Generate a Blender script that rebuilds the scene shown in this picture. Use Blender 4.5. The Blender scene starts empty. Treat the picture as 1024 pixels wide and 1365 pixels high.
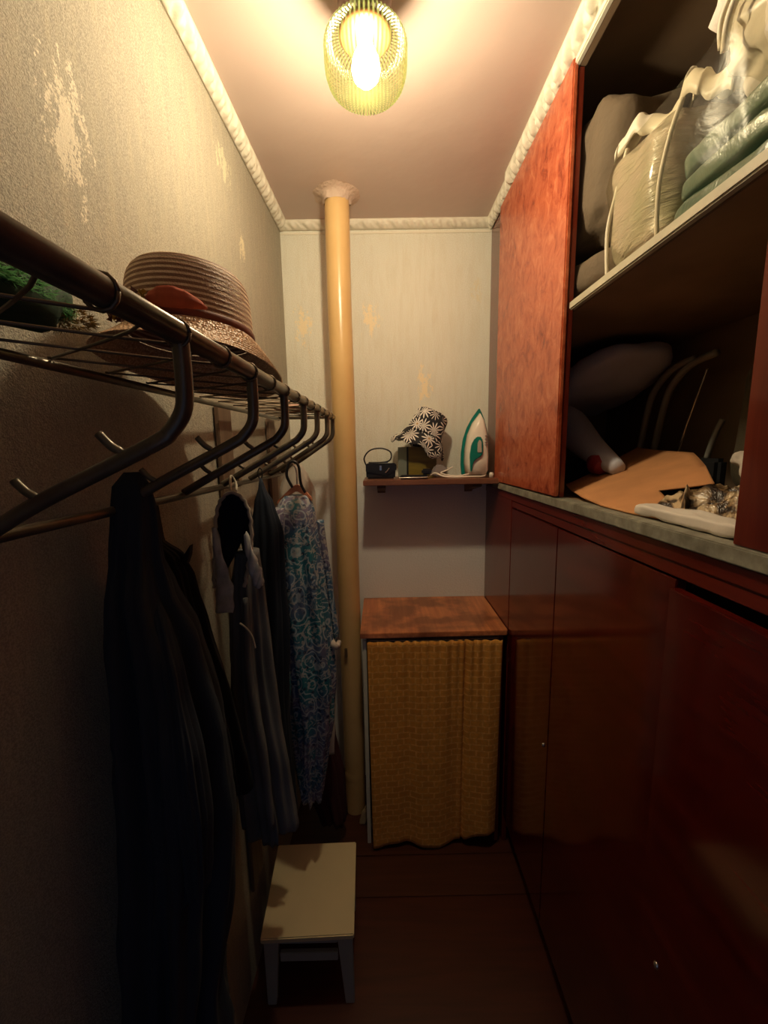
import bpy, bmesh, math, random
from math import sin, cos, pi, radians, atan2, sqrt
from mathutils import Vector, Matrix, noise

random.seed(7)
C = bpy.context.scene
COL = C.collection
# ------------------------------------------------------------------ camera, world, exposure
cam_d = bpy.data.cameras.new('camera')
cam = bpy.data.objects.new('camera', cam_d)
COL.objects.link(cam)
P, Y, RO = radians(8.6), radians(0.3), radians(-1.0)
fw = Vector((sin(Y)*cos(P), cos(Y)*cos(P), -sin(P)))
rt = Vector((cos(Y), -sin(Y), 0)); up = rt.cross(fw)
r2 = rt*cos(RO)+up*sin(RO); u2 = -rt*sin(RO)+up*cos(RO)
M = Matrix((r2, u2, -fw)).transposed().to_4x4()
M.translation = Vector((0, 0, 1.63))
cam.matrix_world = M
cam_d.sensor_fit = 'VERTICAL'
cam_d.sensor_height = 36.0
cam_d.lens = 540/1365*36
cam_d.clip_start = 0.01
C.camera = cam

w = bpy.data.worlds.new('world'); C.world = w; w.use_nodes = True
w.node_tree.nodes['Background'].inputs[0].default_value = (0.45, 0.58, 1.0, 1)
w.node_tree.nodes['Background'].inputs[1].default_value = 0.10
C.view_settings.view_transform = 'Standard'
C.view_settings.look = 'None'
C.view_settings.exposure = 0.27
C.view_settings.gamma = 1.0
C.view_settings.use_curve_mapping = False
BULB_STRENGTH = 620.0
BULB_COLOR = (1.0, 0.82, 0.61)

# ------------------------------------------------------------------ node helpers
class NT:
    def __init__(s, name):
        s.m = bpy.data.materials.new(name); s.m.use_nodes = True
        s.t = s.m.node_tree; s.n = s.t.nodes; s.l = s.t.links
        s.b = s.n['Principled BSDF']; s.out = s.n['Material Output']
        s.tc = s.n.new('ShaderNodeTexCoord')
    def N(s, typ, ins=None, **kw):
        n = s.n.new(typ)
        for k, v in kw.items(): setattr(n, k, v)
        for k, v in (ins or {}).items(): s.set(n.inputs[k], v)
        return n
    def set(s, sock, v):
        if isinstance(v, bpy.types.NodeSocket): s.l.new(v, sock)
        else:
            if isinstance(v, (tuple, list)) and sock.type == 'RGBA' and len(v) == 3: v = (*v, 1)
            sock.default_value = v
    def co(s, scale=(1, 1, 1), rot=(0, 0, 0), loc=(0, 0, 0)):
        m = s.N('ShaderNodeMapping'); s.l.new(s.tc.outputs['Object'], m.inputs[0])
        m.inputs['Scale'].default_value = scale; m.inputs['Rotation'].default_value = rot; m.inputs['Location'].default_value = loc
        return m.outputs[0]
    def noise(s, scale, detail=3, rough=.5, co=None, dist=0):
        n = s.N('ShaderNodeTexNoise', {'Scale': scale, 'Detail': detail, 'Roughness': rough, 'Distortion': dist})
        s.l.new(co or s.tc.outputs['Object'], n.inputs['Vector']); return n.outputs[0]
    def vor(s, scale, co=None, feature='F1', out='Distance'):
        n = s.N('ShaderNodeTexVoronoi', {'Scale': scale}, feature=feature)
        s.l.new(co or s.tc.outputs['Object'], n.inputs['Vector']); return n.outputs[out]
    def ramp(s, fac, stops, mode='LINEAR'):
        r = s.N('ShaderNodeValToRGB', {0: fac}); r.color_ramp.interpolation = mode
        e = r.color_ramp.elements
        while len(e) < len(stops): e.new(.5)
        for i, (p, c) in enumerate(stops):
            e[i].position = p
            if isinstance(c, (int, float)): c = (c, c, c)
            e[i].color = (*c, 1)
        return r.outputs[0]
    def mix(s, fac, a, b, mode='MIX'):
        n = s.N('ShaderNodeMix', data_type='RGBA', blend_type=mode)
        s.set(n.inputs[0], fac); s.set(n.inputs[6], a); s.set(n.inputs[7], b); return n.outputs[2]
    def math(s, op, a, b=0, c=0):
        n = s.N('ShaderNodeMath', operation=op); s.set(n.inputs[0], a); s.set(n.inputs[1], b); s.set(n.inputs[2], c); return n.outputs[0]
    def bump(s, h, strength=.5, dist=.002, normal=None):
        n = s.N('ShaderNodeBump', {'Strength': strength, 'Distance': dist, 'Height': h})
        if normal: s.l.new(normal, n.inputs['Normal'])
        s.l.new(n.outputs[0], s.b.inputs['Normal']); return n.outputs[0]
    def fin(s, col=None, rough=.6, **kw):
        if col is not None: s.set(s.b.inputs['Base Color'], col)
        s.set(s.b.inputs['Roughness'], rough)
        for k, v in kw.items(): s.set(s.b.inputs[k.replace('_', ' ')], v)
        return s.m

def plain(name, c, rough=.6, bscale=None, bstr=.3, bdist=.002, var=.0, vs=8, **kw):
    t = NT(name); col = c
    if var: col = t.ramp(t.noise(vs, 4), [(.3, tuple(x*(1-var) for x in c)), (.7, tuple(min(1, x*(1+var)) for x in c))])
    if bscale: t.bump(t.noise(bscale, 4), bstr, bdist)
    return t.fin(col, rough, **kw)

def wall_mat(name, base, patches, white_below=None):
    t = NT(name)
    col = t.ramp(t.noise(3.0, 5, .6), [(.3, tuple(x*.86 for x in base)), (.7, base)])
    f = t.noise(400, 2, .7)
    col = t.mix(t.ramp(f, [(.42, .0), (.60, .85)]), col, tuple(min(1, x*1.5) for x in base))
    streak = t.noise(9, 3, .5, t.co((8, 8, 1)))
    col = t.mix(t.ramp(streak, [(.45, 0), (.75, .22)]), col, (.62, .54, .36))
    br = t.noise(60, 3, .6, t.co((1, 1, .45)))
    fine = t.noise(210, 2, .6)
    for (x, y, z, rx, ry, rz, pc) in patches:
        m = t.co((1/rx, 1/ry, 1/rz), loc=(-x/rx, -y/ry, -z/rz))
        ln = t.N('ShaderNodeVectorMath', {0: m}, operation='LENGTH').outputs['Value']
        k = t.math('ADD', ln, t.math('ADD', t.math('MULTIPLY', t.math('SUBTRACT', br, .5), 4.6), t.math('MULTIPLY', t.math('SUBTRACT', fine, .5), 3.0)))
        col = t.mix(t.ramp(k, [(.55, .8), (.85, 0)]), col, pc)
    if white_below:
        sep = t.N('ShaderNodeSeparateXYZ', {0: t.tc.outputs['Object']}).outputs[2]
        col = t.mix(t.ramp(t.math('MULTIPLY_ADD', t.math('SUBTRACT', sep, white_below), 10, .5), [(.4, 1), (.7, 0)]), col, (.86, .86, .84))
    h = t.mix(.5, f, t.noise(120, 3))
    t.bump(h, 1.0, .0034)
    return t.fin(col, .62)

def wood(name, dark, light, rough=.15, axis='z', scale=1.0, blotch=0, coat=.0):
    t = NT(name)
    st = {'z': (26, 26, 1.4), 'y': (26, 1.4, 26), 'x': (1.4, 26, 26)}[axis]
    g = t.noise(1.6*scale, 6, .62, t.co(st), .4)
    col = t.ramp(g, [(.3, dark), (.72, light)])
    if blotch:
        b = t.noise(9, 3, .5)
        col = t.mix(t.ramp(b, [(.42, blotch), (.6, 0)]), col, tuple(x*.25 for x in dark))
    t.bump(g, .04, .001)
    return t.fin(col, rough, Coat_Weight=coat, Coat_Roughness=.08)

M_ = {}
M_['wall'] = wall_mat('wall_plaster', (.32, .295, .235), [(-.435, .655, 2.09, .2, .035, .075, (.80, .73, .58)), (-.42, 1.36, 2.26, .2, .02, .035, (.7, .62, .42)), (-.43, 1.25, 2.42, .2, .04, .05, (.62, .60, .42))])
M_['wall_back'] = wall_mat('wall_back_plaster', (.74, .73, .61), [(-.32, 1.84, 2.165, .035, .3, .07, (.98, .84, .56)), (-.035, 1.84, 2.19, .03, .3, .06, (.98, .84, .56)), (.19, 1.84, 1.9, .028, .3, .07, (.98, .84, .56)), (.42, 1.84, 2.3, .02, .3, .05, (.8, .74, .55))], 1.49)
M_['ceil'] = plain('ceiling_paint', (.60, .47, .42), .45, 5, .5, .01, .06, 2.5)
M_['cornice'] = plain('cornice_white', (.80, .76, .64), .5, 90, .3, .001)
t = NT('floor_linoleum')
g = t.noise(3, 6, .6, t.co((1.2, 14, 1)), .3)
M_['floor'] = t.fin(t.ramp(g, [(.3, (.050, .009, .003)), (.7, (.078, .015, .005))]), .42)
M_['floorboard'] = wood('floorboard_paint', (.05, .013, .006), (.085, .024, .011), .4, 'x')
M_['mahog'] = wood('mahogany_lacquer', (.050, .0030, .0022), (.115, .010, .005), .13, 'y', .6, coat=.4)
M_['mahog_v'] = wood('mahogany_side', (.09, .010, .006), (.18, .028, .013), .16, 'z', .5, coat=.3)
M_['mahog_trim'] = wood('mahogany_rail', (.09, .009, .005), (.17, .02, .01), .2, 'y', .7, coat=.2)
M_['top'] = wood('cabinet_top_veneer', (.46, .14, .05), (.80, .31, .12), .3, 'y', 1.0, blotch=.6)
M_['shelfwood'] = wood('shelf_veneer', (.16, .06, .035), (.26, .11, .06), .35, 'x')
t = NT('orange_marble_vinyl')
nn = t.noise(26, 6, .68, t.co((1, 1, .75), (.6, 0, 0)), .7)
M_['vinyl'] = None
h = t.noise(42, 4, .6, None, 1.0)
t.bump(h, .35, .003)
M_['vinyl'] = t.fin(t.ramp(nn, [(.30, (.20, .030, .012)), (.45, (.42, .085, .035)), (.56, (.50, .12, .05)), (.7, (.60, .19, .09))]), .24)
t = NT('ledge_grey_paint')
M_['ledge'] = t.fin(t.ramp(t.noise(30, 5, .6), [(.35, (.19, .18, .14)), (.6, (.33, .32, .26)), (.75, (.5, .46, .36))]), .5)
M_['shelfboard'] = plain('cream_shelf_paint', (.52, .48, .36), .5, 60, .2, .001, .12, 20)
M_['shelfunder'] = plain('closet_lining_brown', (.27, .18, .11), .7, 20, .2, .001, .2, 6)
t = NT('pipe_yellow_paint')
M_['pipe'] = t.fin(t.ramp(t.noise(6, 4, .6), [(.3, (.62, .40, .17)), (.7, (.70, .47, .21))]), .28)
t.bump(t.noise(30, 3), .25, .002)
M_['metal'] = plain('rack_tube_metal', (.15, .13, .10), .30, 200, .15, .0003, .25, 30, Metallic=.6)
M_['wire'] = plain('rack_wire', (.16, .12, .08), .4, Metallic=.7)
M_['board'] = wood('rack_board', (.11, .07, .045), (.20, .13, .085), .6, 'z')
M_['black'] = plain('black_leather', (.012, .012, .014), .35, 150, .4, .0005)
M_['blackcloth'] = plain('black_cloth', (.010, .010, .012), .9, 400, .5, .0006)
M_['navy'] = plain('navy_wool', (.013, .020, .034), .95, 300, .5, .0008, .2, 5)
M_['hood_int'] = plain('hood_dark_lining', (.012, .014, .026), .95, 300, .4, .0006)
M_['greydress'] = plain('charcoal_fleece', (.13, .135, .14), .95, 250, .6, .0010, .25, 6)
M_['denim'] = plain('pale_denim', (.50, .51, .50), .9, 350, .6, .0008, .25, 40)
M_['furtrim'] = plain('pale_trim', (.46, .42, .34), .9, 200, .8, .001, .15, 50)
M_['maroon'] = plain('maroon_cloth', (.055, .010, .012), .95, 200, .5, .0008)
M_['lightcloth'] = plain('pale_grey_cloth', (.50, .44, .38), .85, 200, .4, .0008, .1, 8)
M_['pinkcloth'] = plain('pink_straw', (.52, .32, .25), .8, 200, .4, .0008, .1, 30)
M_['hanger'] = wood('hanger_wood', (.40, .14, .07), (.58, .24, .13), .4, 'x')
M_['white'] = plain('white_enamel', (.74, .70, .58), .4)
M_['stool'] = plain('stool_cream_paint', (.66, .56, .34), .45, 12, .15, .002, .05, 6)
M_['stoolleg'] = plain('stool_leg_paint', (.36, .38, .33), .5, 12, .15, .002, .05, 6)
M_['plastic_white'] = plain('iron_white_plastic', (.82, .76, .66), .25)
M_['teal'] = plain('iron_teal_plastic', (.004, .20, .16), .25)
M_['steel'] = plain('chrome', (.7, .66, .58), .2, Metallic=.95)
M_['olive'] = wood('olive_box_print', (.12, .085, .01), (.30, .22, .03), .4, 'x', .5)
M_['greybox'] = plain('box_side_grey', (.22, .25, .22), .5)
M_['greytag'] = plain('grey_pouch', (.26, .23, .23), .6, 80, .3, .001)
M_['brownbase'] = plain('lamp_base_brown', (.10, .035, .012), .3)
M_['card'] = plain('cardboard', (.58, .27, .11), .8, 40, .25, .001, .12, 12)
M_['pillowbrown'] = plain('taupe_blanket', (.13, .095, .06), .85, 12, .8, .015, .1, 5)
M_['pillowwhite'] = plain('white_pillow', (.62, .62, .70), .9, 12, .4, .006)
M_['quilt'] = plain('white_quilt', (.74, .68, .62), .85, 60, .4, .003)
M_['redlabel'] = plain('red_label', (.30, .02, .03), .5)
M_['sack'] = plain('brown_sack', (.085, .065, .035), .9, 60, .5, .003, .2, 8)
M_['tubewhite'] = plain('frame_tube', (.30, .28, .24), .4)
M_['pipecollar'] = plain('collar_plaster', (.62, .47, .38), .8, 60, 1.0, .006)
M_['clampdark'] = plain('clamp_brown', (.12, .07, .03), .5)
M_['beigecloth'] = plain('beige_foam', (.50, .38, .22), .9)
M_['piping'] = plain('bag_piping', (.72, .66, .52), .45)
M_['leaf'] = plain('felt_leaf_rust', (.36, .07, .03), .85, 60, .4, .001, .2, 60)
M_['ribbon'] = plain('hat_ribbon_brown', (.16, .035, .018), .6)
M_['flower'] = plain('dried_flower_ochre', (.36, .24, .03), .8)
M_['flowerdark'] = plain('dried_flower_brown', (.10, .03, .02), .8)
M_['greenball'] = plain('green_wool', (.10, .16, .12), .9)

# shiny crinkled plastic over bedding
def crinkle(name, c, sc=(6, 6, 60), rough=.22, dist=.006, c2=None):
    t = NT(name)
    n = t.noise(1.0, 5, .6, t.co(sc), 1.2)
    t.bump(n, .9, dist)
    c2 = c2 or tuple(x*.75 for x in c)
    return t.fin(t.ramp(t.noise(9, 3), [(.35, c2), (.65, c)]), rough, Coat_Weight=.6, Coat_Roughness=.12)
M_['pinkplastic'] = crinkle('crinkled_pink_bedding', (.56, .46, .37), (14, 14, 75), c2=(.44, .42, .28))
M_['greentextile'] = crinkle('green_bedding', (.17, .24, .17), (9, 14, 9), .3, .004, (.07, .13, .10))
M_['yellowbed'] = crinkle('ochre_bedding', (.40, .27, .10), (14, 14, 20), .2)
t = NT('clear_plastic')
tr = t.N('ShaderNodeBsdfTransparent', {0: (.93, .92, .86)})
gl = t.N('ShaderNodeBsdfGlossy', {'Roughness': .3, 'Color': (.55, .55, .52)})
lw = t.N('ShaderNodeLayerWeight', {'Blend': .35})
bp = t.N('ShaderNodeBump', {'Strength': .5, 'Distance': .004, 'Height': t.noise(16, 3, .5, None, 1.2)})
t.l.new(bp.outputs[0], gl.inputs['Normal']); t.l.new(bp.outputs[0], lw.inputs['Normal'])
mx = t.N('ShaderNodeMixShader', {0: t.math('ADD', t.math('MULTIPLY', lw.outputs['Facing'], .09), .012)})
t.l.new(tr.outputs[0], mx.inputs[1]); t.l.new(gl.outputs[0], mx.inputs[2]); t.l.new(mx.outputs[0], t.out.inputs[0])
M_['clear'] = t.m

# lamp glass: pressed, fluted, pale yellow-green
t = NT('fluted_glass')
tr = t.N('ShaderNodeBsdfTransparent', {0: (.95, .94, .80)})
tl = t.N('ShaderNodeBsdfTranslucent', {0: (.010, .0115, .0032)})
gl = t.N('ShaderNodeBsdfGlossy', {'Roughness': .08, 'Color': (1, 1, .8)})
sp = t.N('ShaderNodeSeparateXYZ', {0: t.tc.outputs['Object']})
rib = t.math('COSINE', t.math('MULTIPLY', t.math('ARCTAN2', sp.outputs[1], sp.outputs[0]), 60))   # pressed ribs are thicker glass and scatter more
m1 = t.N('ShaderNodeMixShader', {0: t.ramp(t.math('MULTIPLY_ADD', rib, .5, .5), [(.35, .03), (.8, .75)])})
t.l.new(tr.outputs[0], m1.inputs[1]); t.l.new(tl.outputs[0], m1.inputs[2])
m2 = t.N('ShaderNodeMixShader', {0: .02})
t.l.new(m1.outputs[0], m2.inputs[1]); t.l.new(gl.outputs[0], m2.inputs[2]); t.l.new(m2.outputs[0], t.out.inputs[0])
M_['glass'] = t.m
t = NT('bulb_glow')
em = t.N('ShaderNodeEmission', {0: BULB_COLOR, 1: BULB_STRENGTH}); t.l.new(em.outputs[0], t.out.inputs[0])
M_['bulb'] = t.m

# straw: concentric bands come from geometry, weave from bump
t = NT('straw_weave')
bz = t.N('ShaderNodeSeparateXYZ', {0: t.tc.outputs['Object']}).outputs[2]
st = t.ramp(t.math('SINE', t.math('MULTIPLY', bz, 2*pi/.0078)), [(.0, 0), (.35, 1)])
M_['straw'] = t.fin(t.mix(st, (.26, .13, .07), t.ramp(t.noise(60, 4), [(.3, (.60, .42, .27)), (.7, (.80, .62, .44))])), .6)
t.bump(t.vor(420), .6, .0012)
t = NT('straw_weave_glossy')
M_['straw_rough'] = t.fin(t.ramp(t.vor(260), [(.1, (.85, .64, .42)), (.6, (.52, .30, .16))]), .4)
t.bump(t.vor(260), 1.0, .002)
# curtain fabric: woven small rectangles, ochre
t = NT('curtain_ochre_weave')
br = t.N('ShaderNodeTexBrick', {'Color1': (.76, .34, .055), 'Color2': (.62, .25, .035), 'Mortar': (.84, .44, .12), 'Scale': 13.0, 'Mortar Size': .035, 'Brick Width': .62, 'Row Height': .34})
sp = t.N('ShaderNodeSeparateXYZ', {0: t.tc.outputs['Object']}); cb = t.N('ShaderNodeCombineXYZ'); t.l.new(sp.outputs[0], cb.inputs[0]); t.l.new(sp.outputs[2], cb.inputs[1])
t.l.new(cb.outputs[0], br.inputs[0])
col = t.mix(t.ramp(t.noise(90, 3), [(.4, 0), (.6, .5)]), br.outputs[0], (.52, .25, .05))
t.bump(t.noise(260, 2), .4, .001)
M_['curtain'] = t.fin(col, .85)
# blue paisley print
t = NT('blue_paisley')
wob = t.N('ShaderNodeTexNoise', {'Scale': 16, 'Detail': 2}); t.l.new(t.tc.outputs['Object'], wob.inputs[0])
v2 = t.N('ShaderNodeMix', data_type='VECTOR'); v2.inputs[0].default_value = .03
t.l.new(t.tc.outputs['Object'], v2.inputs[4]); t.l.new(wob.outputs[1], v2.inputs[5])
d = t.vor(22, v2.outputs[1]); ring = t.math('SINE', t.math('MULTIPLY', d, 21))
base = t.ramp(t.noise(7, 2), [(.38, (.015, .15, .20)), (.5, (.07, .13, .24)), (.6, (.20, .16, .24)), (.68, (.03, .22, .26))])
col = t.mix(t.ramp(ring, [(.45, 0), (1.0, .8)]), base, (.46, .52, .56))
col = t.mix(t.ramp(t.vor(48), [(.18, .9), (.3, 0)]), col, (.015, .03, .07))
col = t.mix(t.ramp(t.noise(55, 2, .5, None, 1.5), [(.56, 0), (.62, .8)]), col, (.44, .42, .40))
t.bump(t.noise(200, 2), .4, .001)
M_['paisley'] = t.fin(col, .8)
# daisies, black ground
t = NT('black_white_daisies')
vn = t.N('ShaderNodeTexVoronoi', {'Scale': 21, 'Randomness': .85}); t.l.new(t.tc.outputs['Object'], vn.inputs[0])
sc = t.N('ShaderNodeVectorMath', {0: t.tc.outputs['Object']}, operation='SCALE'); sc.inputs['Scale'].default_value = 1.0
df = t.N('ShaderNodeVectorMath', operation='SUBTRACT'); t.l.new(sc.outputs[0], df.inputs[0]); t.l.new(vn.outputs['Position'], df.inputs[1])
ss = t.N('ShaderNodeSeparateXYZ', {0: df.outputs[0]})
ang = t.math('ARCTAN2', ss.outputs[2], ss.outputs[0])
pet = t.math('COSINE', t.math('MULTIPLY', ang, 11))
k = t.math('SUBTRACT', t.math('ADD', .45, t.math('MULTIPLY', pet, .28)), vn.outputs['Distance'])
col = t.mix(t.ramp(k, [(.0, 0), (.06, 1)]), (.012, .012, .016), (.80, .76, .70))
col = t.mix(t.ramp(vn.outputs['Distance'], [(.10, 1), (.13, 0)]), col, (.5, .34, .18))
M_['daisy'] = t.fin(col, .8)
# gold / black satin print
t = NT('gold_black_satin')
t.bump(t.noise(22, 4, .6, None, 1), .9, .012)
M_['satin'] = t.fin(t.ramp(t.noise(15, 3, .5, None, 2.2), [(.44, (.03, .018, .012)), (.5, (.22, .14, .07)), (.58, (.62, .48, .30))]), .3)
# green fluff
t = NT('green_fluff')
M_['fluff'] = t.fin(t.ramp(t.noise(14, 3), [(.35, (.05, .16, .06)), (.6, (.11, .28, .11)), (.75, (.30, .45, .25))]), .6)
tlu = t.N('ShaderNodeBsdfTranslucent', {0: (.16, .42, .16)}); ms = t.N('ShaderNodeMixShader', {0: .45})
t.l.new(t.b.outputs[0], ms.inputs[1]); t.l.new(tlu.outputs[0], ms.inputs[2]); t.l.new(ms.outputs[0], t.out.inputs[0])
M_['fluffcore'] = plain('green_fluff_core', (.015, .05, .025), .8)
M_['fluffyellow'] = plain('ochre_fluff', (.30, .19, .05), .7)
M_['brownfur'] = plain('brown_fur', (.10, .05, .025), .9)

# ------------------------------------------------------------------ mesh helpers
def link(name, me, mat, parent=None, smooth=False):
    o = bpy.data.objects.new(name, me); COL.objects.link(o)
    if mat: me.materials.append(mat)
    if smooth:
        for p in me.polygons: p.use_smooth = True
    if parent: o.parent = parent
    return o
def tag(o, label=None, cat=None, group=None, kind=None):
    if label: o['label'] = label
    if cat: o['category'] = cat
    if group: o['group'] = group
    if kind: o['kind'] = kind
    return o
def thing(name, loc, label, cat, group=None):
    o = bpy.data.objects.new(name, None); COL.objects.link(o); o.location = loc; o.empty_display_size = .05
    return tag(o, label, cat, group)
def rel(parent, o):
    """part meshes are written in world coordinates; shift them under the thing's origin"""
    if parent:
        off = parent.location.copy(); p = parent.parent
        while p: off += p.location; p = p.parent
        o.data.transform(Matrix.Translation(-off))
    return o
def mk(name, vs, fs, mat, parent=None, smooth=False):
    me = bpy.data.meshes.new(name); me.from_pydata([tuple(v) for v in vs], [], fs); me.validate(); me.update()
    bm = bmesh.new(); bm.from_mesh(me); bmesh.ops.recalc_face_normals(bm, faces=bm.faces); bm.to_mesh(me); bm.free()
    o = link(name, me, mat, parent, smooth); return rel(parent, o)
def box(name, x0, x1, y0, y1, z0, z1, mat, parent=None, bev=.0015):
    bm = bmesh.new(); bmesh.ops.create_cube(bm, size=1)
    for v in bm.verts: v.co = ((x0+x1)/2+v.co.x*(x1-x0), (y0+y1)/2+v.co.y*(y1-y0), (z0+z1)/2+v.co.z*(z1-z0))
    if bev: bmesh.ops.bevel(bm, geom=bm.edges[:], offset=bev, segments=2, affect='EDGES')
    me = bpy.data.meshes.new(name); bm.to_mesh(me); bm.free()
    return rel(parent, link(name, me, mat, parent))
def prism(name, pts, axis, a0, a1, mat, parent=None, bev=0):
    """polygon pts in the other two axes, extruded along axis"""
    def put(p, a): return {'x': (a, p[0], p[1]), 'y': (p[0], a, p[1]), 'z': (p[0], p[1], a)}[axis]
    n = len(pts); vs = [put(p, a0) for p in pts]+[put(p, a1) for p in pts]
    fs = [list(range(n)), list(range(2*n-1, n-1, -1))]+[[i, (i+1) % n, n+(i+1) % n, n+i] for i in range(n)]
    o = mk(name, vs, fs, mat, parent)
    if bev:
        bm = bmesh.new(); bm.from_mesh(o.data); bmesh.ops.bevel(bm, geom=bm.edges[:], offset=bev, segments=2, affect='EDGES'); bm.to_mesh(o.data); bm.free()
    return o
def smoothpath(pts, n=8):
    pts = [Vector(p) for p in pts]
    if len(pts) < 3: return pts
    out = []
    for i in range(len(pts)-1):
        p0 = pts[max(i-1, 0)]; p1 = pts[i]; p2 = pts[i+1]; p3 = pts[min(i+2, len(pts)-1)]
        for k in range(n):
            t = k/n
            out.append(.5*((2*p1)+(-p0+p2)*t+(2*p0-5*p1+4*p2-p3)*t*t+(-p0+3*p1-3*p2+p3)*t**3))
    out.append(pts[-1]); return out
def tube_geo(path, r, seg=10, closed=False):
    vs, fs = [], []; n = len(path); ref = Vector((0, 0, 1))
    prev = None
    for i, p in enumerate(path):
        a = path[(i-1) % n] if (closed or i > 0) else path[i]; b = path[(i+1) % n] if (closed or i < n-1) else path[i]
        d = (Vector(b)-Vector(a)).normalized()
        if prev is None:
            u = d.cross(ref)
            if u.length < .01: u = d.cross(Vector((1, 0, 0)))
        else: u = prev-d*prev.dot(d)
        u.normalize(); prev = u; v = d.cross(u)
        rr = r[i] if isinstance(r, (list, tuple)) else r
        for k in range(seg):
            an = 2*pi*k/seg; vs.append(Vector(p)+(u*cos(an)+v*sin(an))*rr)
    m = n if closed else n-1
    for i in range(m):
        for k in range(seg):
            a = i*seg+k; b = i*seg+(k+1) % seg; c = ((i+1) % n)*seg+(k+1) % seg; d = ((i+1) % n)*seg+k
            fs.append([a, b, c, d])
    if not closed: fs.append(list(range(seg))[::-1]); fs.append([(n-1)*seg+k for k in range(seg)])
    return vs, fs
def tube(name, pts, r, mat, parent=None, seg=10, closed=False, sm=8):
    path = smoothpath(pts, sm) if sm and len(pts) > 2 else [Vector(p) for p in pts]
    if closed and (path[0]-path[-1]).length < 1e-4: path = path[:-1]
    if isinstance(r, (list, tuple)) and len(r) != len(path):
        q = []
        for i in range(len(path)):
            f = i/(len(path)-1)*(len(r)-1); k = min(int(f), len(r)-2); q.append(r[k]*(1-f+k)+r[k+1]*(f-k))
        r = q
    vs, fs = tube_geo(path, r, seg, closed)
    return mk(name, vs, fs, mat, parent, True)
def join(name, geos, mat, parent=None, smooth=True):
    V, F = [], []
    for vs, fs in geos:
        o = len(V); V += list(vs); F += [[i+o for i in f] for f in fs]
    return mk(name, V, F, mat, parent, smooth)
def lathe(name, prof, cx, cy, mat, parent=None, seg=48, ribs=0, amp=0, ex=1, ey=1, fn=None, smooth=True):
    vs, fs = [], []
    for (r, z) in prof:
        for k in range(seg):
            a = 2*pi*k/seg; rr = r
            if ribs: rr = r+amp*min(1, r/.03)*cos(ribs*a)
            v = Vector((cx+rr*cos(a)*ex, cy+rr*sin(a)*ey, z))
            if fn: v = fn(v, a, r)
            vs.append(v)
    for i in range(len(prof)-1):
        for k in range(seg):
            fs.append([i*seg+k, i*seg+(k+1) % seg, (i+1)*seg+(k+1) % seg, (i+1)*seg+k])
    return mk(name, vs, fs, mat, parent, smooth)
def soft(name, c, s, mat, parent=None, e=.5, nz=.01, nf=8, seed=0, rot=0, seg=40, clampz=None, pinch=0, tilt=0):
    """stuffed superellipsoid with wrinkles"""
    vs, fs = [], []; n2 = seg//2
    def sg(x, p): return math.copysign(abs(x)**p, x)
    R = Matrix.Rotation(rot, 3, 'Z') @ Matrix.Rotation(tilt, 3, 'X')
    for i in range(n2+1):
        ph = -pi/2+pi*i/n2
        for k in range(seg):
            th = 2*pi*k/seg
            p = Vector((sg(cos(ph), e)*sg(cos(th), e), sg(cos(ph), e)*sg(sin(th), e), sg(sin(ph), e)))
            if pinch: p.z *= 1-pinch*max(abs(p.x), abs(p.y))**3
            q = Vector((p.x*s[0], p.y*s[1], p.z*s[2]))
            q += p*nz*(noise.noise(q*nf+Vector((seed, seed*2, 0)))+.5*noise.noise(q*nf*2.3+Vector((seed, 0, 5))))
            q = R@q+Vector(c)
            if clampz is not None and q.z < clampz: q.z = clampz
            vs.append(q)
    for i in range(n2):
        for k in range(seg):
            fs.append([i*seg+k, i*seg+(k+1) % seg, (i+1)*seg+(k+1) % seg, (i+1)*seg+k])
    return mk(name, vs, fs, mat, parent, True)
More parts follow.
